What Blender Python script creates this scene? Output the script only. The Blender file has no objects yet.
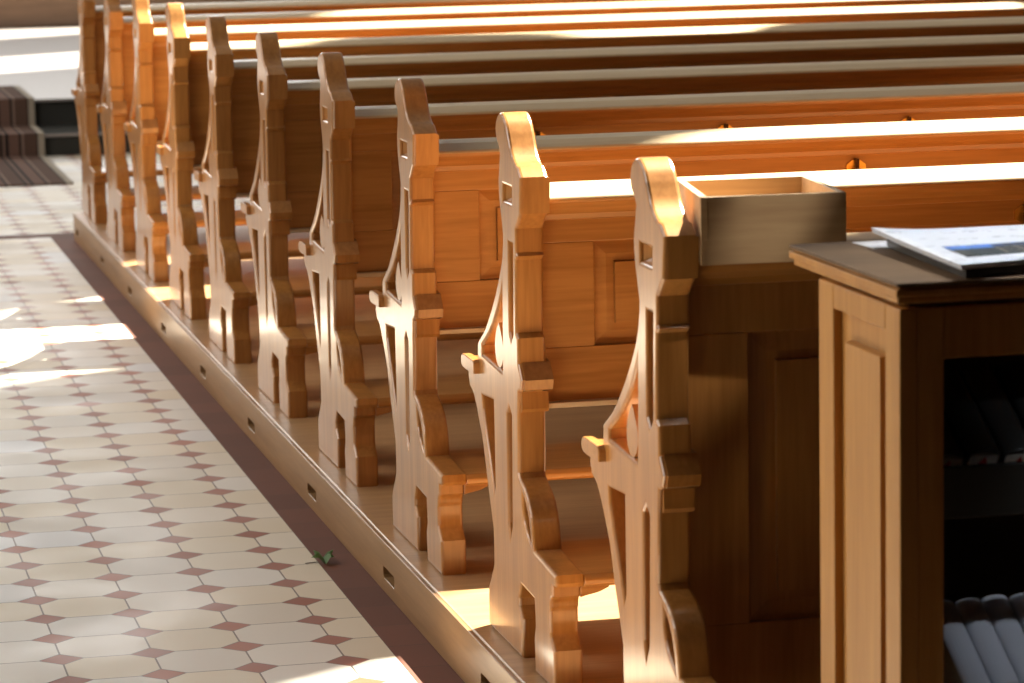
import bpy, bmesh, math, random
from mathutils import Matrix, Vector, Euler
random.seed(4)
S = bpy.context.scene
COL = S.collection

# ------------------------------------------------------------------ helpers
def link(o, parent=None):
    COL.objects.link(o)
    if parent is not None:
        o.parent = parent
    return o

def tag(o, label=None, cat=None, group=None, kind=None):
    if label: o['label'] = label
    if cat: o['category'] = cat
    if group: o['group'] = group
    if kind: o['kind'] = kind
    return o

def mesh_from(name, bm, mats, smooth=False):
    me = bpy.data.meshes.new(name)
    bmesh.ops.recalc_face_normals(bm, faces=bm.faces[:])
    bm.to_mesh(me); bm.free()
    for m in (mats if isinstance(mats, (list, tuple)) else [mats]):
        me.materials.append(m)
    if smooth:
        for p in me.polygons: p.use_smooth = True
    return me

def obj(name, bm, mats, parent=None, bevel=0.0, seg=2, smooth=False, ang=35):
    me = bm if isinstance(bm, bpy.types.Mesh) else mesh_from(name, bm, mats, smooth)
    o = link(bpy.data.objects.new(name, me), parent)
    if bevel > 0:
        b = o.modifiers.new('bevel', 'BEVEL'); b.width = bevel; b.segments = seg
        b.limit_method = 'ANGLE'; b.angle_limit = math.radians(ang)
    return o

def empty(name, loc):
    o = link(bpy.data.objects.new(name, None)); o.location = loc
    o.empty_display_size = .1
    return o

def box(bm, x0, x1, y0, y1, z0, z1, mi=0):
    vs = [bm.verts.new((x, y, z)) for x in (x0, x1) for y in (y0, y1) for z in (z0, z1)]
    for f in ((0,1,3,2),(4,6,7,5),(0,4,5,1),(2,3,7,6),(0,2,6,4),(1,5,7,3)):
        bm.faces.new([vs[i] for i in f]).material_index = mi

def prism_x(bm, prof, x0, x1, mi=0, smooth=False):
    """closed (y,z) profile swept along x"""
    a = [bm.verts.new((x0, y, z)) for y, z in prof]
    b = [bm.verts.new((x1, y, z)) for y, z in prof]
    n = len(prof)
    for i in range(n):
        f = bm.faces.new((a[i], a[(i+1) % n], b[(i+1) % n], b[i])); f.material_index = mi; f.smooth = smooth
    bm.faces.new(a[::-1]).material_index = mi
    bm.faces.new(b).material_index = mi

def prism(bm, pts, axis_fn, h0, h1, mi=0):
    a = [bm.verts.new(axis_fn(p, h0)) for p in pts]
    b = [bm.verts.new(axis_fn(p, h1)) for p in pts]
    n = len(pts)
    for i in range(n):
        bm.faces.new((a[i], a[(i+1) % n], b[(i+1) % n], b[i])).material_index = mi
    bm.faces.new(a[::-1]).material_index = mi
    bm.faces.new(b).material_index = mi

def cyl(bm, c, axis, r, h, n=16, mi=0, r2=None):
    r2 = r if r2 is None else r2
    q = Vector(axis).normalized().to_track_quat('Z', 'Y')
    lo = [bm.verts.new(Vector(c) + q @ Vector((r*math.cos(2*math.pi*i/n), r*math.sin(2*math.pi*i/n), 0))) for i in range(n)]
    hi = [bm.verts.new(Vector(c) + q @ Vector((r2*math.cos(2*math.pi*i/n), r2*math.sin(2*math.pi*i/n), h))) for i in range(n)]
    for i in range(n):
        bm.faces.new((lo[i], lo[(i+1) % n], hi[(i+1) % n], hi[i])).material_index = mi
    bm.faces.new(lo[::-1]).material_index = mi; bm.faces.new(hi).material_index = mi

def spline(pts, n=5):
    """Catmull-Rom through the points of one smooth run"""
    P = [Vector(p) for p in pts]
    P = [2*P[0]-P[1]] + P + [2*P[-1]-P[-2]]
    out = []
    for i in range(1, len(P)-2):
        p0, p1, p2, p3 = P[i-1:i+3]
        for k in range(n):
            t = k/n
            out.append(tuple(.5*((2*p1)+(p2-p0)*t+(2*p0-5*p1+4*p2-p3)*t*t+(3*p1-p0-3*p2+p3)*t**3)))
    out.append(tuple(P[-2]))
    return out

def cut_board(loops, thick, bevel=0.0, res=1):
    """flat board from outline + holes given in (u,v): the bmesh lies in local (x=thickness, y=u, z=v), x from 0 to thick"""
    cu = bpy.data.curves.new('cut', 'CURVE'); cu.dimensions = '2D'; cu.fill_mode = 'BOTH'
    for lp in loops:
        s = cu.splines.new('POLY'); s.points.add(len(lp)-1); s.use_cyclic_u = True
        for p, (u, v) in zip(s.points, lp): p.co = (u, v, 0, 1)
    cu.extrude = thick/2 - bevel; cu.bevel_depth = bevel; cu.bevel_resolution = res; cu.offset = -bevel
    o = link(bpy.data.objects.new('cut', cu))
    dg = bpy.context.evaluated_depsgraph_get(); dg.update()
    me = bpy.data.meshes.new_from_object(o.evaluated_get(dg))
    bpy.data.objects.remove(o); bpy.data.curves.remove(cu)
    bm = bmesh.new(); bm.from_mesh(me); bpy.data.meshes.remove(me)
    for v in bm.verts:
        x, y, z = v.co; v.co = (z + thick/2, x, y)
    bmesh.ops.remove_doubles(bm, verts=bm.verts[:], dist=1e-5)
    for f in bm.faces: f.material_index = 0; f.smooth = False
    return bm

# ------------------------------------------------------------------ materials
def new_mat(name):
    m = bpy.data.materials.new(name); m.use_nodes = True
    nt = m.node_tree
    return m, nt, nt.nodes['Principled BSDF']

def plain(name, col, rough=.5, metal=0.0, spec=.5, coat=0.0):
    m, nt, b = new_mat(name)
    b.inputs['Base Color'].default_value = (*col, 1); b.inputs['Roughness'].default_value = rough
    b.inputs['Metallic'].default_value = metal; b.inputs['Specular IOR Level'].default_value = spec
    b.inputs['Coat Weight'].default_value = coat
    return m

def N(nt, t, **kw):
    n = nt.nodes.new(t)
    for k, v in kw.items(): setattr(n, k, v)
    return n

def math_node(nt, op, a, b=None, c=None):
    n = nt.nodes.new('ShaderNodeMath'); n.operation = op
    for i, v in enumerate((a, b, c)):
        if v is None: continue
        if isinstance(v, (int, float)): n.inputs[i].default_value = v
        else: nt.links.new(v, n.inputs[i])
    return n.outputs[0]

def wood(name, c0, c1, axis='z', rough=.3, coat=.35, scale=1.0, spec=.5):
    m, nt, b = new_mat(name)
    tc = N(nt, 'ShaderNodeTexCoord'); mp = N(nt, 'ShaderNodeMapping')
    s = {'x': (1.6, 26, 26), 'y': (26, 1.6, 26), 'z': (26, 26, 1.6)}[axis]
    mp.inputs['Scale'].default_value = [v*scale for v in s]
    nt.links.new(tc.outputs['Object'], mp.inputs[0])
    oi = N(nt, 'ShaderNodeObjectInfo')
    add = N(nt, 'ShaderNodeVectorMath', operation='ADD')
    mul = N(nt, 'ShaderNodeVectorMath', operation='SCALE'); mul.inputs['Scale'].default_value = 37.0
    cmb = N(nt, 'ShaderNodeCombineXYZ')
    for i in range(3): nt.links.new(oi.outputs['Random'], cmb.inputs[i])
    nt.links.new(cmb.outputs[0], mul.inputs[0])
    nt.links.new(mp.outputs[0], add.inputs[0]); nt.links.new(mul.outputs[0], add.inputs[1])
    n1 = N(nt, 'ShaderNodeTexNoise'); n1.inputs['Scale'].default_value = 1.0; n1.inputs['Detail'].default_value = 5
    n1.inputs['Roughness'].default_value = .6; n1.inputs['Distortion'].default_value = .15
    nt.links.new(add.outputs[0], n1.inputs['Vector'])
    n2 = N(nt, 'ShaderNodeTexNoise'); n2.inputs['Scale'].default_value = 5.0; n2.inputs['Detail'].default_value = 2
    nt.links.new(add.outputs[0], n2.inputs['Vector'])
    mixf = math_node(nt, 'MULTIPLY_ADD', n2.outputs[0], .35, math_node(nt, 'MULTIPLY', n1.outputs[0], .65))
    cr = N(nt, 'ShaderNodeValToRGB')
    cr.color_ramp.elements[0].position = .33; cr.color_ramp.elements[0].color = (*c0, 1)
    cr.color_ramp.elements[1].position = .62; cr.color_ramp.elements[1].color = (*c1, 1)
    nt.links.new(mixf, cr.inputs[0]); nt.links.new(cr.outputs[0], b.inputs['Base Color'])
    b.inputs['Roughness'].default_value = rough; b.inputs['Coat Weight'].default_value = coat
    b.inputs['Coat Roughness'].default_value = .14; b.inputs['Specular IOR Level'].default_value = spec
    bp = N(nt, 'ShaderNodeBump'); bp.inputs['Strength'].default_value = .06; bp.inputs['Distance'].default_value = .002
    nt.links.new(mixf, bp.inputs['Height']); nt.links.new(bp.outputs[0], b.inputs['Normal'])
    return m

OAK0, OAK1 = (.33, .130, .026), (.50, .225, .058)
oak_z = wood('oak_upright', OAK0, OAK1, 'z', coat=.6)
ledge_pale = wood('ledge_pale_oak', (.58, .42, .23), (.70, .54, .32), 'x', rough=.42, coat=.1)
oak_x = wood('oak_long', OAK0, OAK1, 'x')
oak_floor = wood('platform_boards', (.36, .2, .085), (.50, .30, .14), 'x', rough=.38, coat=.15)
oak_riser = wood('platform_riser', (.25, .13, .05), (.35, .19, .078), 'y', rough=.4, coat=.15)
box_wood = wood('box_oak', (.46, .29, .15), (.58, .39, .21), 'x', rough=.6, coat=.0)
box_rim = wood('box_rim_oak', (.55, .40, .24), (.66, .50, .31), 'x', rough=.5, coat=.05)
cab_top = wood('cabinet_top', (.115, .062, .025), (.17, .097, .042), 'x', rough=.6, coat=.0, spec=.3)
cab_side = wood('cabinet_oak', (.40, .175, .034), (.52, .25, .058), 'z', rough=.5, coat=.0)
dark_lip = plain('dark_lip', (.025, .024, .020), .6)
pale_edge = wood('pale_seat_edge', (.62, .46, .28), (.74, .58, .38), 'x', rough=.5, coat=.0)  # paler than the rest of the seat
brass = plain('brass', (.83, .55, .16), .28, 1.0)
dark_metal = plain('dark_metal', (.05, .02, .012), .4, .6)
black_cover = plain('black_cover', (.045, .045, .042), .24, 0, .6)
sheen_cover = plain('sheen_cover', (.58, .60, .66), .32, 0, .7)  # light reflected by the lower books is put into this cover colour
pages = plain('pages', (.78, .74, .66), .8)
red = plain('red_ribbon', (.5, .03, .02), .6)
void_shade = plain('void_shade_black', (.01, .008, .006), .9)
plaster = plain('plaster', (.32, .31, .29), .9)
dark_wood = plain('dark_plain_wood', (.05, .03, .018), .6)
stone = plain('step_stone', (.34, .31, .29), .35)
dark_stone = plain('riser_stone', (.05, .05, .045), .95, 0, .05)
altar_wood = wood('altar_wood', (.13, .07, .035), (.2, .11, .06), 'x', rough=.5)
altar_top = wood('altar_top', (.42, .25, .13), (.52, .33, .18), 'x', rough=.4)
leaf_green = plain('leaf_green', (.22, .36, .15), .55)

# patterned tile floor: cream octagons with small red-brown diamonds, plain red-brown border
D_, X0, Y0 = .1585, -.203, 3.794
def tile_material():
    m, nt, b = new_mat('floor_tiles')
    geo = N(nt, 'ShaderNodeNewGeometry'); sp = N(nt, 'ShaderNodeSeparateXYZ'); nt.links.new(geo.outputs['Position'], sp.inputs[0])
    M = lambda *a: math_node(nt, *a)
    u = M('DIVIDE', M('SUBTRACT', sp.outputs[0], X0), D_)
    v = M('DIVIDE', M('SUBTRACT', sp.outputs[1], Y0), D_)
    fu = M('ABSOLUTE', M('SUBTRACT', M('FRACT', M('ADD', u, .5)), .5))     # distance to the nearest grid line
    fv = M('ABSOLUTE', M('SUBTRACT', M('FRACT', M('ADD', v, .5)), .5))
    diam = M('SUBTRACT', .245, M('ADD', fu, fv))                            # > 0 inside a diamond
    isd = M('GREATER_THAN', diam, 0.0)
    seam = M('LESS_THAN', M('MINIMUM', fu, fv), .010)
    dseam = M('LESS_THAN', M('ABSOLUTE', diam), .012)
    grout = M('MAXIMUM', M('MULTIPLY', seam, M('SUBTRACT', 1.0, isd)), dseam)
    cell = N(nt, 'ShaderNodeCombineXYZ'); nt.links.new(M('FLOOR', u), cell.inputs[0]); nt.links.new(M('FLOOR', v), cell.inputs[1])
    wn = N(nt, 'ShaderNodeTexWhiteNoise', noise_dimensions='3D'); nt.links.new(cell.outputs[0], wn.inputs['Vector'])
    cr = N(nt, 'ShaderNodeValToRGB'); e = cr.color_ramp.elements
    e[0].position = 0; e[0].color = (.66, .58, .44, 1); e[1].position = 1; e[1].color = (.70, .71, .72, 1)
    for pos, c in ((.3, (.70, .62, .48)), (.45, (.72, .67, .58)), (.7, (.72, .69, .63)), (.85, (.64, .58, .48))):
        k = e.new(pos); k.color = (*c, 1)
    nt.links.new(wn.outputs[0], cr.inputs[0])
    cell2 = N(nt, 'ShaderNodeCombineXYZ'); nt.links.new(M('ROUND', u), cell2.inputs[0]); nt.links.new(M('ROUND', v), cell2.inputs[1])
    wn2 = N(nt, 'ShaderNodeTexWhiteNoise', noise_dimensions='3D'); nt.links.new(cell2.outputs[0], wn2.inputs['Vector'])
    cr2 = N(nt, 'ShaderNodeValToRGB'); e2 = cr2.color_ramp.elements
    e2[0].color = (.27, .078, .038, 1); e2[1].color = (.38, .125, .07, 1); nt.links.new(wn2.outputs[0], cr2.inputs[0])
    mix = lambda f, a, bb: (lambda n: (nt.links.new(f, n.inputs[0]), nt.links.new(a, n.inputs[6]), nt.links.new(bb, n.inputs[7]), n.outputs[2])[3])(N(nt, 'ShaderNodeMix', data_type='RGBA'))
    rgb = lambda c: (lambda n: (setattr(n.outputs[0], 'default_value', (*c, 1)), n.outputs[0])[1])(N(nt, 'ShaderNodeRGB'))
    col = mix(isd, cr.outputs[0], cr2.outputs[0]); col = mix(grout, col, rgb((.16, .12, .09)))
    # border along the platform, and the band across the aisle in front of the chancel
    bx = M('MULTIPLY', M('GREATER_THAN', sp.outputs[0], -.118), M('LESS_THAN', sp.outputs[1], 8.98))
    by = M('MULTIPLY', M('GREATER_THAN', sp.outputs[1], 8.86), M('LESS_THAN', sp.outputs[1], 8.98))
    bord = M('MAXIMUM', bx, by)
    sv = M('ABSOLUTE', M('SUBTRACT', M('FRACT', v), .5))
    bj = M('MULTIPLY', M('LESS_THAN', M('ABSOLUTE', M('SUBTRACT', sv, .0)), .008), bx)
    red_b = mix(bj, mix(wn2.outputs[0], rgb((.115, .038, .020)), rgb((.15, .05, .027))), rgb((.08, .04, .025)))
    col = mix(bord, col, red_b)
    edge = M('LESS_THAN', M('ABSOLUTE', M('ADD', sp.outputs[0], .118)), .0012)
    col = mix(M('MULTIPLY', edge, bx), col, rgb((.10, .06, .04)))
    # worn patches in the glaze
    nz = N(nt, 'ShaderNodeTexNoise'); nz.inputs['Scale'].default_value = 5; nz.inputs['Detail'].default_value = 4
    nt.links.new(geo.outputs['Position'], nz.inputs['Vector'])
    ro = N(nt, 'ShaderNodeMapRange'); ro.inputs[1].default_value = .3; ro.inputs[2].default_value = .7
    ro.inputs[3].default_value = .40; ro.inputs[4].default_value = .58
    nt.links.new(nz.outputs[0], ro.inputs[0]); nt.links.new(M('MAXIMUM', ro.outputs[0], M('MULTIPLY', bord, .72)), b.inputs['Roughness'])
    nt.links.new(col, b.inputs['Base Color']); b.inputs['Specular IOR Level'].default_value = .35
    bp = N(nt, 'ShaderNodeBump'); bp.inputs['Strength'].default_value = .35; bp.inputs['Distance'].default_value = .001
    nt.links.new(M('SUBTRACT', 1.0, grout), bp.inputs['Height']); nt.links.new(bp.outputs[0], b.inputs['Normal'])
    return m
tiles = tile_material()

def carpet_material():
    m, nt, b = new_mat('carpet_stripes')
    geo = N(nt, 'ShaderNodeNewGeometry'); sp = N(nt, 'ShaderNodeSeparateXYZ'); nt.links.new(geo.outputs['Position'], sp.inputs[0])
    f = math_node(nt, 'FRACT', math_node(nt, 'DIVIDE', math_node(nt, 'ADD', sp.outputs[0], 3.0), .17))
    cr = N(nt, 'ShaderNodeValToRGB'); cr.color_ramp.interpolation = 'CONSTANT'; e = cr.color_ramp.elements
    e[0].position = 0; e[0].color = (.115, .068, .05, 1); e[1].position = .34; e[1].color = (.03, .022, .02, 1)
    for p, c in ((.42, (.24, .15, .11)), (.48, (.03, .022, .02)), (.58, (.17, .10, .075)), (.86, (.035, .024, .022)), (.93, (.25, .17, .13))):
        k = e.new(p); k.color = (*c, 1)
    nt.links.new(f, cr.inputs[0]); nt.links.new(cr.outputs[0], b.inputs['Base Color'])
    b.inputs['Roughness'].default_value = .95; b.inputs['Specular IOR Level'].default_value = .15
    return m
carpet_m = carpet_material()
carpet_edge = plain('carpet_edge', (.36, .31, .24), .95)

def cover_print():
    m, nt, b = new_mat('printed_cover')
    tc = N(nt, 'ShaderNodeTexCoord'); sp = N(nt, 'ShaderNodeSeparateXYZ'); nt.links.new(tc.outputs['Object'], sp.inputs[0])
    nz = N(nt, 'ShaderNodeTexNoise'); nz.inputs['Scale'].default_value = 90; nt.links.new(tc.outputs['Object'], nz.inputs['Vector'])
    M = lambda *a: math_node(nt, *a)
    # faint grey lines of print over the white sheet
    row = M('LESS_THAN', M('ABSOLUTE', M('SUBTRACT', M('FRACT', M('MULTIPLY', sp.outputs[1], 16.0)), .5)), .12)
    ink = M('MULTIPLY', row, M('GREATER_THAN', nz.outputs[0], .58))
    cr = N(nt, 'ShaderNodeMix', data_type='RGBA')
    cr.inputs[6].default_value = (.80, .81, .84, 1); cr.inputs[7].default_value = (.45, .45, .48, 1)
    nt.links.new(ink, cr.inputs[0]); nt.links.new(cr.outputs[2], b.inputs['Base Color'])
    b.inputs['Roughness'].default_value = .35
    return m
cover_m = cover_print()
photo_sky = plain('photo_sky_blue', (.08, .27, .80), .5)
photo_dark = plain('photo_dark_trees', (.02, .03, .03), .5)
photo_house = plain('photo_pale_house', (.50, .40, .29), .5)
paper = plain('paper', (.80, .81, .84), .5)

# ------------------------------------------------------------------ the room
FZ = -.099                                   # church floor; the pew platform top is z = 0
XW, XL, YB, YF, ZC = 6.0, -7.0, -5.0, 25.0, 13.0
bm = bmesh.new(); box(bm, XL, XW, YB, YF, FZ-.2, FZ)
tag(obj('floor', bm, tiles), 'cream octagon tile floor with small red-brown diamonds', kind='structure')

def lancet(c, w, z0, z1):
    h = w*.8
    L = [(c-w/2, z0), (c+w/2, z0), (c+w/2, z1-h)]
    L += [(c+w/2-(w/2)*(k/6)**1.6, z1-h+h*math.sin(k/6*math.pi/2)) for k in range(1, 6)]
    L += [(c, z1)]
    L += [(c-w/2+(w/2)*(k/6)**1.6, z1-h+h*math.sin(k/6*math.pi/2)) for k in range(5, 0, -1)]
    L += [(c-w/2, z1-h)]
    return L
def rect(a, b, c, d): return [(a, c), (b, c), (b, d), (a, d)]
KY = .64                                     # the sun's rays run 0.64 along y for every 1 along x
def win_right(a0, a1, z0=5.2, z1=12.4):
    s = KY*XW; return rect(a0+s, a1+s, z0, z1)
bm = cut_board([rect(YB, YF, FZ-.1, ZC), win_right(.86, 2.32, 5.2, 10.2), [(a+KY*XW, z) for a, z in ((4.95, 5.2), (7.3, 5.2), (7.3, 8.0), (7.2, 9.4), (7.1, 11.4), (6.5, 12.7), (5.92, 11.4), (5.84, 9.2), (5.80, 8.5), (5.4, 7.8), (4.95, 7.3))], win_right(14.7, 16.1), win_right(18.0, 19.9)], .06)
o = obj('wall_right', bm, plaster); o.location.x = XW; tag(o, 'white plaster side wall with tall windows', kind='structure')
LW = [(2.6, 1.9), (6.6, 1.9), (11.0, 1.9), (15.7, 1.9)]
bm = cut_board([rect(YB, YF, FZ-.1, ZC)] + [lancet(c, w, 2.2, 9.5) for c, w in LW], .3)
o = obj('wall_left', bm, plaster); o.location.x = XL-.3; tag(o, 'white plaster side wall with pointed windows', kind='structure')
bm = bmesh.new(); box(bm, XL, XW, YF, YF+.2, FZ-.1, ZC)
tag(obj('wall_far', bm, plaster), 'white plaster wall behind the chancel', kind='structure')
bm = bmesh.new(); box(bm, XL, XW, YB-.2, YB, FZ-.1, ZC)
tag(obj('wall_near', bm, dark_wood), 'dark panelled wall behind the visitor', kind='structure')
bm = bmesh.new(); box(bm, XL, XW, YB, YF, ZC, ZC+.2)
tag(obj('ceiling', bm, plaster), 'white vaulted ceiling of the nave', kind='structure')
bm = bmesh.new(); box(bm, XL, XW, YB, .5, 2.5, 4.2)
tag(obj('ceiling_light_block', bm, dark_wood), 'unseen dark slab added to block light above the camera', kind='structure')  # invented slab, keeps light from behind and above off camera-facing surfaces

bm = bmesh.new(); box(bm, -2.7, -2.6, YB, .8, FZ, 2.5)
tag(obj('wall_light_block_left', bm, dark_wood), 'unseen dark screen added to block light from the left', kind='structure')  # made-up screen, keeps left light off the camera-facing surfaces
bm = bmesh.new(); box(bm, 3.4, 3.5, YB, -.4, FZ, 2.5)
tag(obj('wall_light_block_right', bm, dark_wood), 'unseen dark screen added to block light from the left', kind='structure')  # made-up screen, closes the dark space around the camera

# pew platform with its slotted riser
PX, PY0, PY1 = -.037, -.6, 8.75
ROW = {1: .8528, 2: 1.6879, 3: 2.5385, 4: 3.4004, 5: 4.2639, 6: 5.1155, 7: 5.9561, 8: 6.8127, 9: 7.6295, 10: 8.4928}
bm = bmesh.new(); box(bm, PX+.002, 4.5, PY0, PY1, -.022, 0)
tag(obj('floor_platform', bm, oak_floor, bevel=.004), 'low wooden platform that carries the pews', kind='structure')
bm = bmesh.new(); box(bm, PX+.03, 4.5, PY0, PY1-.01, FZ, -.022)  # solid core, its near-black colour stands for shade behind the slots
tag(obj('floor_platform_core', bm, void_shade), 'black core painted as the shade under the pew platform', kind='structure')
loops = [rect(PY0, PY1, FZ, -.002)]
for r in list(ROW.values()) + [0.0]:
    c = r + .13; loops.append([(c-.055, -.067), (c-.05, -.072), (c+.05, -.072), (c+.055, -.067), (c+.055, -.055), (c+.05, -.050), (c-.05, -.050), (c-.055, -.055)])
bm = cut_board(loops, .022, .0015)
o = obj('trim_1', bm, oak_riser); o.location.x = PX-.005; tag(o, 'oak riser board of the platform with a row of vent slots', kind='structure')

# chancel steps and floor
bm = bmesh.new()
prism_x(bm, [(12.23, FZ), (12.23, -.012), (12.215, -.008), (12.215, .004), (12.72, .004), (12.72, FZ)], -6.9, 5.9)
prism_x(bm, [(12.72, FZ), (12.72, .118), (12.70, .122), (12.70, .134), (19.6, .134), (19.6, FZ)], -6.9, 5.9)
for f in bm.faces:
    ys = [v.co.y for v in f.verts]; zs = [v.co.z for v in f.verts]
    if (max(ys)-min(ys) < .02 and max(zs)-min(zs) > .05) or (max(zs) < .01 and min(zs) > 0): f.material_index = 1
tag(obj('floor_chancel_steps', bm, [stone, dark_stone]), 'two dark stone steps up to the grey chancel floor', kind='structure')
bm = bmesh.new(); box(bm, -6.9, 5.9, 19.6, 22.5, FZ, .43); box(bm, -6.9, 5.9, 19.57, 22.5, .43, .47, 1); box(bm, -6.9, 5.9, 20.6, 22.5, .47, .56, 2)
tag(obj('floor_altar_step', bm, [altar_wood, stone, altar_top]), 'brown wooden altar step at the far end', kind='structure')

# striped runner over the steps
bm = bmesh.new()
CXR = .155
prof = [(10.82, FZ+.008), (12.205, FZ+.008), (12.205, .012), (12.69, .012), (12.69, .142), (13.62, .142)]
low = [(y+.008 if 0 < i < 5 else y, z-.007) for i, (y, z) in enumerate(prof)]
pr = prof + low[::-1]
prism_x(bm, pr, -1.15, CXR-.03, 0)
car = obj('carpet_runner', bm, carpet_m)
tag(car, 'striped brown and black carpet runner climbing the chancel steps', 'carpet')
bm = bmesh.new(); prism_x(bm, pr, CXR-.03, CXR, 0); prism_x(bm, pr, -1.18, -1.15, 0)
obj('edge_binding', bm, carpet_edge, car)

# ------------------------------------------------------------------ pews
T = .046; LEN = 4.2
def end_outline():
    o = [(-.157, 0), (-.157, .062), (-.136, .080)]
    o += [(-.133, .086), (-.133, .120)] + spline([(-.136, .126), (-.140, .138), (-.151, .146)], 3)
    o += [(-.152, .163), (-.172, .165), (-.178, .172), (-.176, .185), (-.035, .195)]
    o += spline([(-.031, .212), (-.022, .238), (-.004, .262), (.024, .280), (.060, .292)], 4)
    o += [(.066, .300), (.062, .340), (.060, .398), (.056, .430)]
    o += [(.040, .436), (.032, .453), (.052, .476), (.052, .517), (.064, .524), (.060, .600), (.058, .640), (.050, .647), (.054, .652), (.053, .690)]
    o += [(.022, .716), (.014, .774), (.036, .789), (.050, .791)]
    o += spline([(.060, .795), (.073, .803), (.084, .813), (.094, .826), (.104, .840), (.117, .854), (.138, .865), (.160, .863), (.178, .851), (.184, .835), (.178, .820), (.160, .808)], 6)
    o += spline([(.156, .800), (.164, .775), (.170, .754), (.166, .725), (.152, .690), (.145, .672)], 3)
    o += spline([(.146, .660), (.156, .630), (.178, .600), (.212, .565), (.250, .532), (.292, .501), (.340, .476)], 4)
    o += [(.350, .470), (.352, .440), (.420, .436), (.430, .404), (.421, .386)]
    o += spline([(.415, .383), (.390, .374), (.366, .352), (.345, .328), (.322, .300), (.297, .245), (.272, .200), (.258, .172)], 3)
    o += [(.256, .115), (.265, .104), (.300, .068), (.304, .050), (.304, 0)]
    o += [(.060, 0), (.058, .064), (.078, .082), (.078, .094), (.060, .120), (-.030, .116), (-.034, .075), (-.024, .055), (-.028, 0)]
    return o
def end_panel_mesh():
    holes = [
        [(.0755, .664), (.106, .664), (.110, .520), (.098, .507), (.083, .520)],
        rect(.076, .136, .727, .752),
        [(.157, .588)] + spline([(.166, .575), (.190, .548), (.230, .515), (.270, .490), (.316, .468)], 4) + [(.316, .455), (.165, .447), (.160, .515)],
        [(.236, .389), (.322, .384)] + spline([(.318, .362), (.296, .322), (.272, .284), (.258, .260)], 3) + [(.245, .236), (.236, .250)],
        [(.106, .384), (.122, .398), (.138, .384), (.142, .205), (.130, .182), (.116, .205)],
        spline([(.042, .272), (.024, .262), (.005, .244), (-.008, .220), (-.015, .199)], 3) + spline([(-.008, .202), (.014, .213), (.032, .230), (.041, .252)], 3),
    ]
    bm = cut_board([end_outline()] + holes, T, .0055, 2)
    # leaf-shaped finger of wood standing in the curved opening
    leaf = spline([(.204, .442), (.178, .462), (.174, .485), (.188, .507), (.202, .522)], 4)[:-1] + spline([(.202, .522), (.220, .507), (.232, .485), (.228, .462), (.204, .442)], 4)[:-1]
    prism(bm, leaf, lambda p, h: (h, p[0], p[1]), .004, T-.006)
    # sunk pyramid rosette: frame hole closed by four slopes
    a, b, c, d = .0745, .1375, .7255, .7535
    return bm, (a, b, c, d)
bm, _r = end_panel_mesh()
# mouldings that wrap the front edge
prism_x(bm, [(.080, .480), (.051, .478), (.029, .453), (.034, .437), (.056, .431), (.080, .431)], .006, T+.006)
prism_x(bm, [(.080, .431), (.053, .431), (.052, .404), (.056, .398), (.080, .398)], .006, T+.003)
prism_x(bm, [(.080, .716), (.021, .716), (.0145, .772), (.080, .772)], .006, T+.002)
# sunk pyramid rosette filling the small window near the top
a, b, c, d = _r
bv = [bm.verts.new((.0045, y, z)) for y, z in ((a, c), (b, c), (b, d), (a, d))]
bp_ = bm.verts.new((.0215, (a+b)/2, (c+d)/2)); bk = [bm.verts.new((.03, v.co.y, v.co.z)) for v in bv]
for i in range(4):
    bm.faces.new((bv[i], bv[(i+1) % 4], bp_)); bm.faces.new((bv[i], bk[i], bk[(i+1) % 4], bv[(i+1) % 4]))
bm.faces.new(bk)
end_mesh = mesh_from('end_panel', bm, oak_z)
end_mesh.set_sharp_from_angle(angle=math.radians(28))
for p in end_mesh.polygons: p.use_smooth = abs(p.normal.x) < .2

SEAT_P = [(.1065, .410), (.1065, .437), (.430, .437)] + [(.452+.018*math.sin(t), .4225+.0145*math.cos(t)) for t in [k*math.pi/8 for k in range(9)]] + [(.430, .408)]
bm = bmesh.new(); prism_x(bm, SEAT_P, T, LEN)
seat_mesh = mesh_from('seat', bm, oak_x)
NOSE_P = [(.336, .418), (.336, .436), (.344, .4405), (.405, .4415)] + [(.422+.014*math.sin(t), .429+.0115*math.cos(t)) for t in [k*math.pi/8 for k in range(9)]] + [(.400, .4165)]
bm = bmesh.new(); prism_x(bm, NOSE_P, -.0105, .004)
nose_mesh = mesh_from('seat_end', bm, oak_x)
bm = bmesh.new(); box(bm, T, LEN, .062, .090, .401, .4095)
lip_mesh = mesh_from('seat_rear_edge', bm, pale_edge)
LEDGE_P = [(.050, .728), (.048, .733), (.051, .738), (.088, .7485), (.150, .751), (.156, .747), (.156, .736), (.100, .732), (.092, .698), (.074, .698), (.070, .708), (.058, .718)]
bm = bmesh.new(); prism_x(bm, LEDGE_P, T-.002, LEN)
bm.faces.ensure_lookup_table()
for k in (1, 2, 3): bm.faces[k].material_index = 1          # paler upper surface
ledge_mesh = mesh_from('book_ledge', bm, [oak_x, ledge_pale])
KNEEL_P = [(-.170, .163), (-.178, .168), (-.179, .176), (-.174, .184), (.060, .186), (.060, .163)]
bm = bmesh.new(); prism_x(bm, KNEEL_P, T-.001, LEN)
kneel_mesh = mesh_from('kneeler', bm, oak_x)
bm = bmesh.new(); prism(bm, [(T-.002, .164), (T+.044, .164), (T+.044, .157), (T+.028, .150), (T+.004, .145), (T-.002, .143)], lambda p, h: (p[0], h, p[1]), -.155, -.06)
brk_mesh = mesh_from('kneeler_bracket', bm, oak_x)

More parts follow.
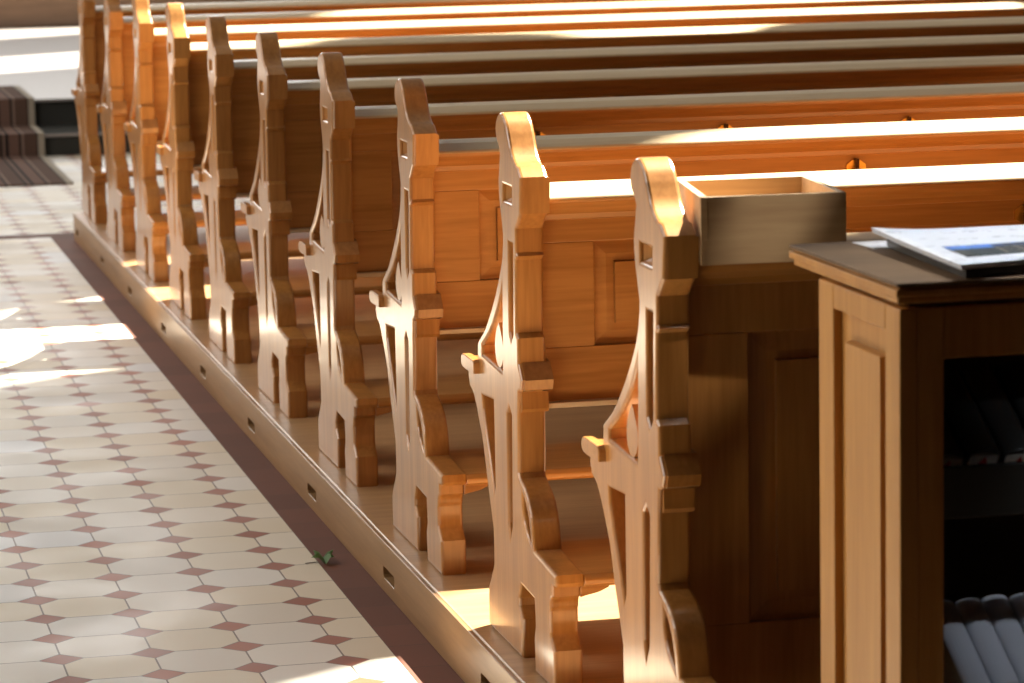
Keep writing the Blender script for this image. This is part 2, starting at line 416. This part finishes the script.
PF, PITCH, STW = .080, .425, .085          # frame front face, panel pitch, stile width
def back_frame(z0, zb, zt, z1):
    bm = bmesh.new(); y0, y1 = PF, PF+.026
    box(bm, T, LEN, y0, y1, zt, z1); box(bm, T, LEN, y0, y1, z0, zb)
    x = T; n = 0; spans = []
    while x < LEN-.2:
        w = STW if n else .133-T
        box(bm, x, x+w, y0, y1, zb, zt)
        x2 = min(x + w + PITCH-STW, LEN-.05)
        spans.append((x+w, x2)); x = x2; n += 1
    box(bm, x, LEN, y0, y1, zb, zt)
    # thin sunk board behind the openings
    box(bm, T+.01, LEN-.01, y0+.013, y1-.004, zb-.01, zt+.01)
    return bm, spans
def raised(w, zb, zt, marg=.034):
    bm = bmesh.new(); yb, yf = PF+.0135, PF+.0025
    def ring(m, y): return [bm.verts.new(p) for p in ((m, y, zb+m), (w-m, y, zb+m), (w-m, y, zt-m), (m, y, zt-m))]
    r0, r1, r2, r3 = ring(.0005, yb), ring(marg-.012, yb-.0035), ring(marg, yb-.003), ring(marg+.001, yf)
    for a, b in ((r0, r1), (r1, r2), (r2, r3)):
        for i in range(4): bm.faces.new((a[i], a[(i+1) % 4], b[(i+1) % 4], b[i]))
    bm.faces.new(r3); bm.faces.new(r0[::-1])
    return bm
bm, SPANS = back_frame(.408, .495, .662, .720)
frame_mesh = mesh_from('back_frame', bm, oak_x)
panel_mesh = mesh_from('raised_panel', raised(PITCH-STW, .495, .662), oak_x)
panel_last = mesh_from('raised_panel', raised(SPANS[-1][1]-SPANS[-1][0], .495, .662), oak_x)
bm, SPANS1 = back_frame(.10, .234, .632, .720)
frame_tall = mesh_from('back_frame', bm, oak_z)
panel_tall = mesh_from('raised_panel', raised(PITCH-STW, .234, .632, .040), oak_z)
panel_tall_last = mesh_from('raised_panel', raised(SPANS1[-1][1]-SPANS1[-1][0], .234, .632, .040), oak_z)

# brass hat hook: hexagonal plate and a swivelling dark hook
bm = bmesh.new()
prism(bm, [(-.019, -.008), (-.019, .006), (-.008, .014), (.008, .014), (.019, .006), (.019, -.008), (.008, -.014), (-.008, -.014)], lambda p, h: (p[0], h, p[1]), 0, -.004)
cyl(bm, (-.0125, -.004, -.001), (0, -1, 0), .003, .001, 10); cyl(bm, (.0125, -.004, -.001), (0, -1, 0), .003, .001, 10)
hook_mesh = mesh_from('hat_hook', bm, brass)
bm = bmesh.new()
box(bm, -.0035, .0035, -.012, -.004, -.016, .017); box(bm, -.0035, .0035, -.026, -.012, -.016, -.010); box(bm, -.0035, .0035, -.026, -.021, -.016, .0)
peg_mesh = mesh_from('swivel_peg', bm, dark_metal)

ordinal = {2: 'second', 3: 'third', 4: 'fourth', 5: 'fifth', 6: 'sixth', 7: 'seventh', 8: 'eighth', 9: 'ninth', 10: 'tenth'}
XO = {1: -.002, 2: 0, 3: .001, 4: .004, 5: .003, 6: .001, 7: 0, 8: .001, 9: -.003, 10: -.005}
def pew_part(name, me, root, bev=.0, loc=None, seg=2):
    o = obj(name, me, None, root, bevel=bev, seg=seg)
    if loc: o.location = loc
    return o
def build_pew(i):
    r = empty('church_pew', (XO[i], ROW[i], 0))
    if i == 1:
        lab = 'nearest oak pew, holding the open wooden box, with a tall dark back'
    elif i == 10:
        lab = 'farthest oak pew, tenth back from the pew holding the open wooden box'
    else:
        lab = f'{ordinal[i]} oak pew counted from, and including, the one holding the open wooden box'
    tag(r, lab, 'pew', 'oak church pews in a row beside the aisle')
    pew_part('end_panel', end_mesh, r); pew_part('end_panel', end_mesh, r, loc=(LEN, 0, 0))
    pew_part('seat', seat_mesh, r, .003); pew_part('seat_end', nose_mesh, r, .002)
    pew_part('book_ledge', ledge_mesh, r, .002)
    spans = SPANS1 if i == 1 else SPANS
    pew_part('back_frame', frame_tall if i == 1 else frame_mesh, r, .0015)
    for k, (a, b) in enumerate(spans):
        last = k == len(spans)-1
        me = (panel_tall_last if last else panel_tall) if i == 1 else (panel_last if last else panel_mesh)
        pew_part('raised_panel', me, r, loc=(a, 0, 0))
    if i != 1:
        pew_part('seat_rear_edge', lip_mesh, r, .0015)['label'] = 'pale rear edge of the seat'
        pew_part('kneeler', kneel_mesh, r, .002); pew_part('kneeler_bracket', brk_mesh, r, .002)
        pew_part('kneeler_bracket', brk_mesh, r, .002, loc=(LEN/2, 0, 0))
        x = .447
        while x < LEN-.1:
            h = pew_part('hat_hook', hook_mesh, r, loc=(x, PF, .674)); h['label'] = 'brass hat hook plate'
            pew_part('swivel_peg', peg_mesh, h); x += .411
    return r
PEWS = {i: build_pew(i) for i in range(1, 11)}

# ------------------------------------------------------------------ open box on the nearest pew
BXr = empty('wooden_box', (0, 0, 0))
tag(BXr, 'open-topped shallow oak box fixed on the back of the nearest pew', 'box')
bz0, bz1 = .733, .823
fl, fr, rl, rr = (.0478, .866), (.244, .855), (.081, 1.093), (.266, 1.090)    # outer plan corners
def plan_wall(bm, a, b, th, z0, z1, mi=0, ext=0.0):
    A, B = Vector((*a, 0)), Vector((*b, 0)); d = (B-A).normalized(); n = Vector((-d.y, d.x, 0))*th
    ps = [A, B, B+n, A+n]
    lo = [bm.verts.new((p.x, p.y, z0)) for p in ps]; hi = [bm.verts.new((p.x, p.y, z1)) for p in ps]
    for i in range(4): bm.faces.new((lo[i], lo[(i+1) % 4], hi[(i+1) % 4], hi[i])).material_index = mi
    bm.faces.new(lo[::-1]).material_index = mi; bm.faces.new(hi).material_index = 1
for nm, a, b in (('front_board', fl, fr), ('side_board', fr, rr), ('back_board', rr, rl), ('side_board', rl, fl)):
    z0 = bz0 if nm == 'front_board' else .766
    bm = bmesh.new(); plan_wall(bm, a, b, .010, z0, bz1)
    obj(nm, bm, [box_wood, box_rim], BXr, bevel=.0012)
bm = bmesh.new(); prism(bm, [(fl[0]+.008, fl[1]+.008), (fr[0]-.008, fr[1]+.008), (rr[0]-.008, rr[1]-.008), (rl[0]+.008, rl[1]-.008)], lambda p, h: (p[0], p[1], h), .766, .772)
obj('bottom_board', bm, box_wood, BXr)

# ------------------------------------------------------------------ hymn book cabinet in the foreground
CX0, CX1, CY0, CY1, CZ = .106, 1.0, .262, .555, .752
cab = empty('book_cabinet', (.5, .4, 0))
tag(cab, 'oak book cabinet with panelled side and overhanging top in the right foreground', 'cabinet')
def part(name, bm, m, parent, bev=.002, seg=2):
    o = obj(name, bm, m, parent, bevel=bev, seg=seg); o.matrix_parent_inverse = Matrix.Translation(-Vector((.5, .4, 0))); return o
bm = bmesh.new(); box(bm, .099, CX1+.03, .251, .650, .7790, .7835)
part('top_board', bm, cab_top, cab, .0015)
bm = bmesh.new(); box(bm, .1025, CX1+.02, .2550, .645, .7755, .7790); box(bm, .0985, CX1+.02, .252, .650, .7665, .7755); box(bm, .102, CX1+.02, .257, .640, .7585, .7665)
part('top_moulding', bm, cab_side, cab, .0025)
# side: stiles, rails and a raised panel
bm = bmesh.new()
box(bm, CX0, CX0+.022, .499, CY1, 0, CZ); box(bm, CX0, CX0+.022, CY0, .312, 0, CZ)
box(bm, CX0, CX0+.022, .312, .499, .722, CZ); box(bm, CX0, CX0+.022, .312, .499, 0, .09)
box(bm, CX0+.012, CX0+.020, .30, .51, .08, .73)
part('side_frame', bm, cab_side, cab, .002)
bm = bmesh.new()
def ringx(y0, y1, z0, z1, x): return [bm.verts.new(p) for p in ((x, y0, z0), (x, y1, z0), (x, y1, z1), (x, y0, z1))]
r0 = ringx(.3125, .4985, .091, .7215, CX0+.011); r1 = ringx(.3295, .462, .125, .689, CX0+.011); r2 = ringx(.331, .455, .130, .687, CX0+.0005)
for a, b in ((r0, r1), (r1, r2)):
    for i in range(4): bm.faces.new((a[i], a[(i+1) % 4], b[(i+1) % 4], b[i]))
bm.faces.new(r2)
part('raised_panel', bm, cab_side, cab, 0)
bm = bmesh.new()
box(bm, CX0+.022, .160, CY0+.001, CY0+.024, 0, CZ); part('front_stile', bm, cab_side, cab)
bm = bmesh.new(); box(bm, .160, CX1, CY0+.003, CY0+.024, .692, CZ); part('front_rail', bm, cab_side, cab)
bm = bmesh.new(); box(bm, .160, CX1, CY0+.003, CY0+.012, .505, .566); part('tray_lip', bm, dark_lip, cab)
bm = bmesh.new(); box(bm, .160, CX1, CY0+.003, CY0+.020, .0, .185); part('tray_lip', bm, dark_lip, cab)
bm = bmesh.new(); box(bm, CX0+.022, CX1, CY1-.012, CY1, 0, CZ); part('back_board', bm, dark_wood, cab)  # unseen back, made dark so it bounces little light onto the pew
bm = bmesh.new(); box(bm, CX1-.022, CX1, CY0, CY1, 0, CZ); part('side_board', bm, cab_side, cab)
TA = math.radians(29)
def tray(y, z, dd):            # (y,z) = near upper corner of the spines; board lies dd below it, square to the slope
    n = Vector((0, -math.sin(TA), math.cos(TA))); l = Vector((0, math.cos(TA), math.sin(TA)))
    p = Vector((0, y, z)) - n*dd
    q = p + l*.20 - n*.0
    a0 = p - l*.0
    bm = bmesh.new()
    prism_x(bm, [(a0.y, a0.z), (q.y, q.z), ((q-n*.012).y, (q-n*.012).z), ((a0-n*.012).y, (a0-n*.012).z)], CX0+.024, CX1-.024)
    return bm
part('sloping_tray', tray(.287, .578, .088), cab_side, cab)
part('sloping_tray', tray(.250, .310, .110), cab_side, cab)

def book_meshes(w, L, dep, cov):
    """local x = thickness, y = length along the slope, z = out of the spine (z=0 spine top)"""
    bm = bmesh.new(); n = 10; th = .0025
    out = [(-w/2, -dep)] + [(-w/2*math.cos(k*math.pi/n), -.009+.009*math.sin(k*math.pi/n)) for k in range(n+1)] + [(w/2, -dep)]
    inn = [(w/2-th, -dep)] + [((w/2-th)*math.cos(k*math.pi/n), -.011+.008*math.sin(k*math.pi/n)) for k in range(n+1)] + [(-w/2+th, -dep)]
    prism(bm, out+inn, lambda p, h: (p[0], h, p[1]), 0, L)
    for f in bm.faces: f.smooth = False
    cover = mesh_from('cover', bm, cov)
    bm = bmesh.new(); box(bm, -w/2+th, w/2-th, .002, L-.002, -dep+.004, -.010)
    pg = mesh_from('page_block', bm, pages)
    bm = bmesh.new(); prism(bm, [(-.009, -.028), (.007, -.028), (.002, -.012)], lambda p, h: (p[0], h, p[1]), .002, -.0008)
    rb = mesh_from('page_marker', bm, red)
    return cover, pg, rb
up = book_meshes(.0405, .163, .084, black_cover); lo = book_meshes(.0335, .150, .105, sheen_cover)
def book(meshes, x, y, z, lab, grp):
    e = empty('hymn_book', (x, y, z)); e.rotation_euler = (TA, 0, 0); tag(e, lab, 'book', grp)
    c = obj('cover', meshes[0], None, e, bevel=.0012); p = obj('page_block', meshes[1], None, e); p['label'] = 'pale paper page block'
    m = obj('page_marker', meshes[2], None, e); m['label'] = 'small red page marker'
pos = ['leftmost', 'second from the left', 'third from the left', 'fourth from the left', 'fifth from the left']
for k in range(5):
    dx = .0445*k
    book(up, .176+.044*k, .287, .577+(.002 if k % 2 else 0), f'black hymn book, {pos[k]} on the upper tray of the book cabinet', 'black hymn books on the upper tray')
for k in range(6):
    p_ = (pos+['sixth from the left'])[k]
    book(lo, .2005+.0345*k, .250+(.004 if k == 2 else 0), .310+.0005*k, f'glossy hymn book with sheen painted into its cover, {p_} on the lower tray of the book cabinet', 'hymn books with painted-in sheen on the lower tray')

# ------------------------------------------------------------------ magazines on the cabinet
def sheet(bm, P, z_fn, th, nu=14, nv=10, mi=0):
    """curved sheet over the quad P (near-left, near-right, far-right, far-left)"""
    P = [Vector(p) for p in P]; g = []
    for s in (0, 1):
        G = []
        for i in range(nu+1):
            row = []
            for j in range(nv+1):
                u, v = i/nu, j/nv
                p = (P[0]*(1-u)+P[1]*u)*(1-v)+(P[3]*(1-u)+P[2]*u)*v
                row.append(bm.verts.new((p.x, p.y, z_fn(u, v)-s*th)))
            G.append(row)
        g.append(G)
    for s in (0, 1):
        for i in range(nu):
            for j in range(nv):
                f = bm.faces.new((g[s][i][j], g[s][i+1][j], g[s][i+1][j+1], g[s][i][j+1])); f.material_index = mi; f.smooth = True
    rim = [(i, 0) for i in range(nu)] + [(nu, j) for j in range(nv)] + [(i, nv) for i in range(nu, 0, -1)] + [(0, j) for j in range(nv, 0, -1)]
    for k in range(len(rim)):
        (a, b), (c, d) = rim[k], rim[(k+1) % len(rim)]
        bm.faces.new((g[0][a][b], g[0][c][d], g[1][c][d], g[1][a][b])).material_index = mi
Q = [(.172, .243), (.375, .300), (.428, .572), (.180, .572)]
curl = lambda u, v: .0055*max(0, 1-u*2.6)**2*(v**1.6)
zt = lambda u, v: .8020 + .002*v + curl(u, v)
bm = bmesh.new(); sheet(bm, Q, zt, .0022)
mag = obj('magazine', bm, cover_m)
tag(mag, 'white magazine with a colour photo on its cover, curling on top of the stack', 'magazine')
def patch(name, u0, u1, v0, v1, m):
    bm = bmesh.new(); PQ = [Vector((*p, 0)) for p in Q]
    at = lambda u, v: (PQ[0]*(1-u)+PQ[1]*u)*(1-v)+(PQ[3]*(1-u)+PQ[2]*u)*v
    q4 = [at(u0, v0), at(u1, v0), at(u1, v1), at(u0, v1)]
    sheet(bm, [(p.x, p.y) for p in q4], lambda u, v: zt(u0+(u1-u0)*u, v0+(v1-v0)*v)+.0005, .0004, 6, 6)
    o = obj(name, bm, m, mag); return o
patch('cover_photo', .14, .95, .16, .45, photo_dark)['label'] = 'colour photo of a house under blue sky'
patch('photo_sky', .14, .95, .36, .455, photo_sky)
patch('photo_house', .40, .70, .19, .37, photo_house)
bm = bmesh.new(); sheet(bm, [(x+.002, y+.002) for x, y in Q], lambda u, v: .7993+.002*v+.85*curl(u, v), .0030)
tag(obj('magazine', bm, paper), 'white magazine lying second in the stack on the cabinet', 'magazine')
bm = bmesh.new(); sheet(bm, [(.186, .264), (.370, .312), (.420, .560), (.196, .560)], lambda u, v: .7961+.002*v, .0124, 2, 2)  # near-black inset slab stands in for the shadow below the sheets
tag(obj('magazine', bm, black_cover), 'lower magazines as one slab, dark to stand for the shadow under the stack', 'magazine')
bm = bmesh.new(); sheet(bm, [(.180, .560), (.330, .560), (.330, .635), (.176, .632)], lambda u, v: .7847, .0009, 2, 2)
tag(obj('loose_sheet', bm, paper), 'pale loose sheet poking out under the magazine stack', 'paper')

# ------------------------------------------------------------------ fallen leaf on the tile border
bm = bmesh.new()
pts = [(0, -.020), (.010, -.014), (.008, -.006), (.018, -.002), (.014, .006), (.019, .014), (.009, .013), (.004, .022), (-.004, .015), (-.012, .018), (-.011, .008), (-.019, .002), (-.010, -.003), (-.012, -.012)]
c = bm.verts.new((0, 0, .010)); vs = [bm.verts.new((x*1.25, y*1.5, .004+.018*abs(math.sin(i*.9)))) for i, (x, y) in enumerate(pts)]
for i in range(len(vs)): bm.faces.new((c, vs[i], vs[(i+1) % len(vs)]))
bmesh.ops.solidify(bm, geom=bm.faces[:], thickness=.0012)
lf = obj('fallen_leaf', bm, leaf_green); lf.location = (-.108, 3.005, FZ-.001)
tag(lf, 'small crumpled green leaf on the red tile border beside the platform', 'leaf')
bm = bmesh.new(); cyl(bm, (-.012, -.004, .004), (-1, -.2, 0), .001, .026, 6); obj('leaf_stem', bm, dark_wood, lf)

# ------------------------------------------------------------------ light
W = bpy.data.worlds.new('sky'); S.world = W; W.use_nodes = True
W.node_tree.nodes['Background'].inputs[0].default_value = (.55, .7, 1, 1)
W.node_tree.nodes['Background'].inputs[1].default_value = .6
def sun_light():
    L = bpy.data.lights.new('sun', 'SUN'); L.energy = 27; L.angle = math.radians(.55); L.color = (1, .93, .80)
    o = link(bpy.data.objects.new('sun', L)); o.rotation_euler = Vector((-.70, -.45, -1.0)).to_track_quat('-Z', 'Y').to_euler()
sun_light()
def area_light(name, loc, direction, sx, sy, e, col):
    L = bpy.data.lights.new(name, 'AREA'); L.shape = 'RECTANGLE'; L.size = sx; L.size_y = sy; L.energy = e; L.color = col
    o = link(bpy.data.objects.new(name, L)); o.location = loc; o.rotation_euler = Vector(direction).to_track_quat('-Z', 'Y').to_euler()
for c, w in LW:
    area_light('window_daylight', (XL-.05, c, 5.8), (1, 0, 0), 1.8, 7.0, 230, (1, .93, .83))
def spot(loc, at, e, size, blend, col=(.84, .91, 1)):
    L = bpy.data.lights.new('added_fill_spot', 'SPOT'); L.energy = e; L.spot_size = math.radians(size); L.spot_blend = blend; L.shadow_soft_size = .025; L.color = col
    o = link(bpy.data.objects.new('added_fill_spot', L)); o.location = loc; o.rotation_euler = (Vector(at)-Vector(loc)).to_track_quat('-Z', 'Y').to_euler()
spot((.95, -.80, 2.44), (.345, .31, .33), 40, 10, .8)       # added fill spots without a known source, brightening the book cabinet
spot((1.25, -2.3, 2.40), (.41, .34, .60), 30, 7, .7)
spot((.80, .42, 2.44), (.30, .34, .78), 130, 25, .8)
spot((.75, .10, 2.44), (.150, .868, .812), 105, 4.2, .6, (1, .92, .80))   # another added fill spot, brightening the box
area_light('added_far_fill', (0, YF-.3, 6.5), (0, -1, 0), 7, 7, 600, (1, .97, .93))  # added fill in front of the solid far wall, for sheen

# ------------------------------------------------------------------ camera
yaw, pitch, roll = .2238822, .1480509, -.0192713
cy, sy, cp, sp_ = math.cos(yaw), math.sin(yaw), math.cos(pitch), math.sin(pitch)
fw = Vector((sy*cp, cy*cp, -sp_)); rt = Vector((cy, -sy, 0)); upv = rt.cross(fw)
r_ = math.cos(roll)*rt + math.sin(roll)*upv; u_ = -math.sin(roll)*rt + math.cos(roll)*upv
cam = bpy.data.cameras.new('camera'); cam.sensor_width = 36; cam.lens = 36*3294.736/1024; cam.clip_end = 100; cam.clip_start = .05
cam.dof.use_dof = True; cam.dof.focus_distance = 5.6; cam.dof.aperture_fstop = 10
co = link(bpy.data.objects.new('camera', cam))
M = Matrix((( r_.x, u_.x, -fw.x, -1.144), (r_.y, u_.y, -fw.y, -3.246), (r_.z, u_.z, -fw.z, 1.2754), (0, 0, 0, 1)))
co.matrix_world = M
S.camera = co
S.view_settings.view_transform = 'Standard'; S.view_settings.look = 'None'; S.view_settings.exposure = .22; S.view_settings.gamma = 1
S.view_settings.use_curve_mapping = False
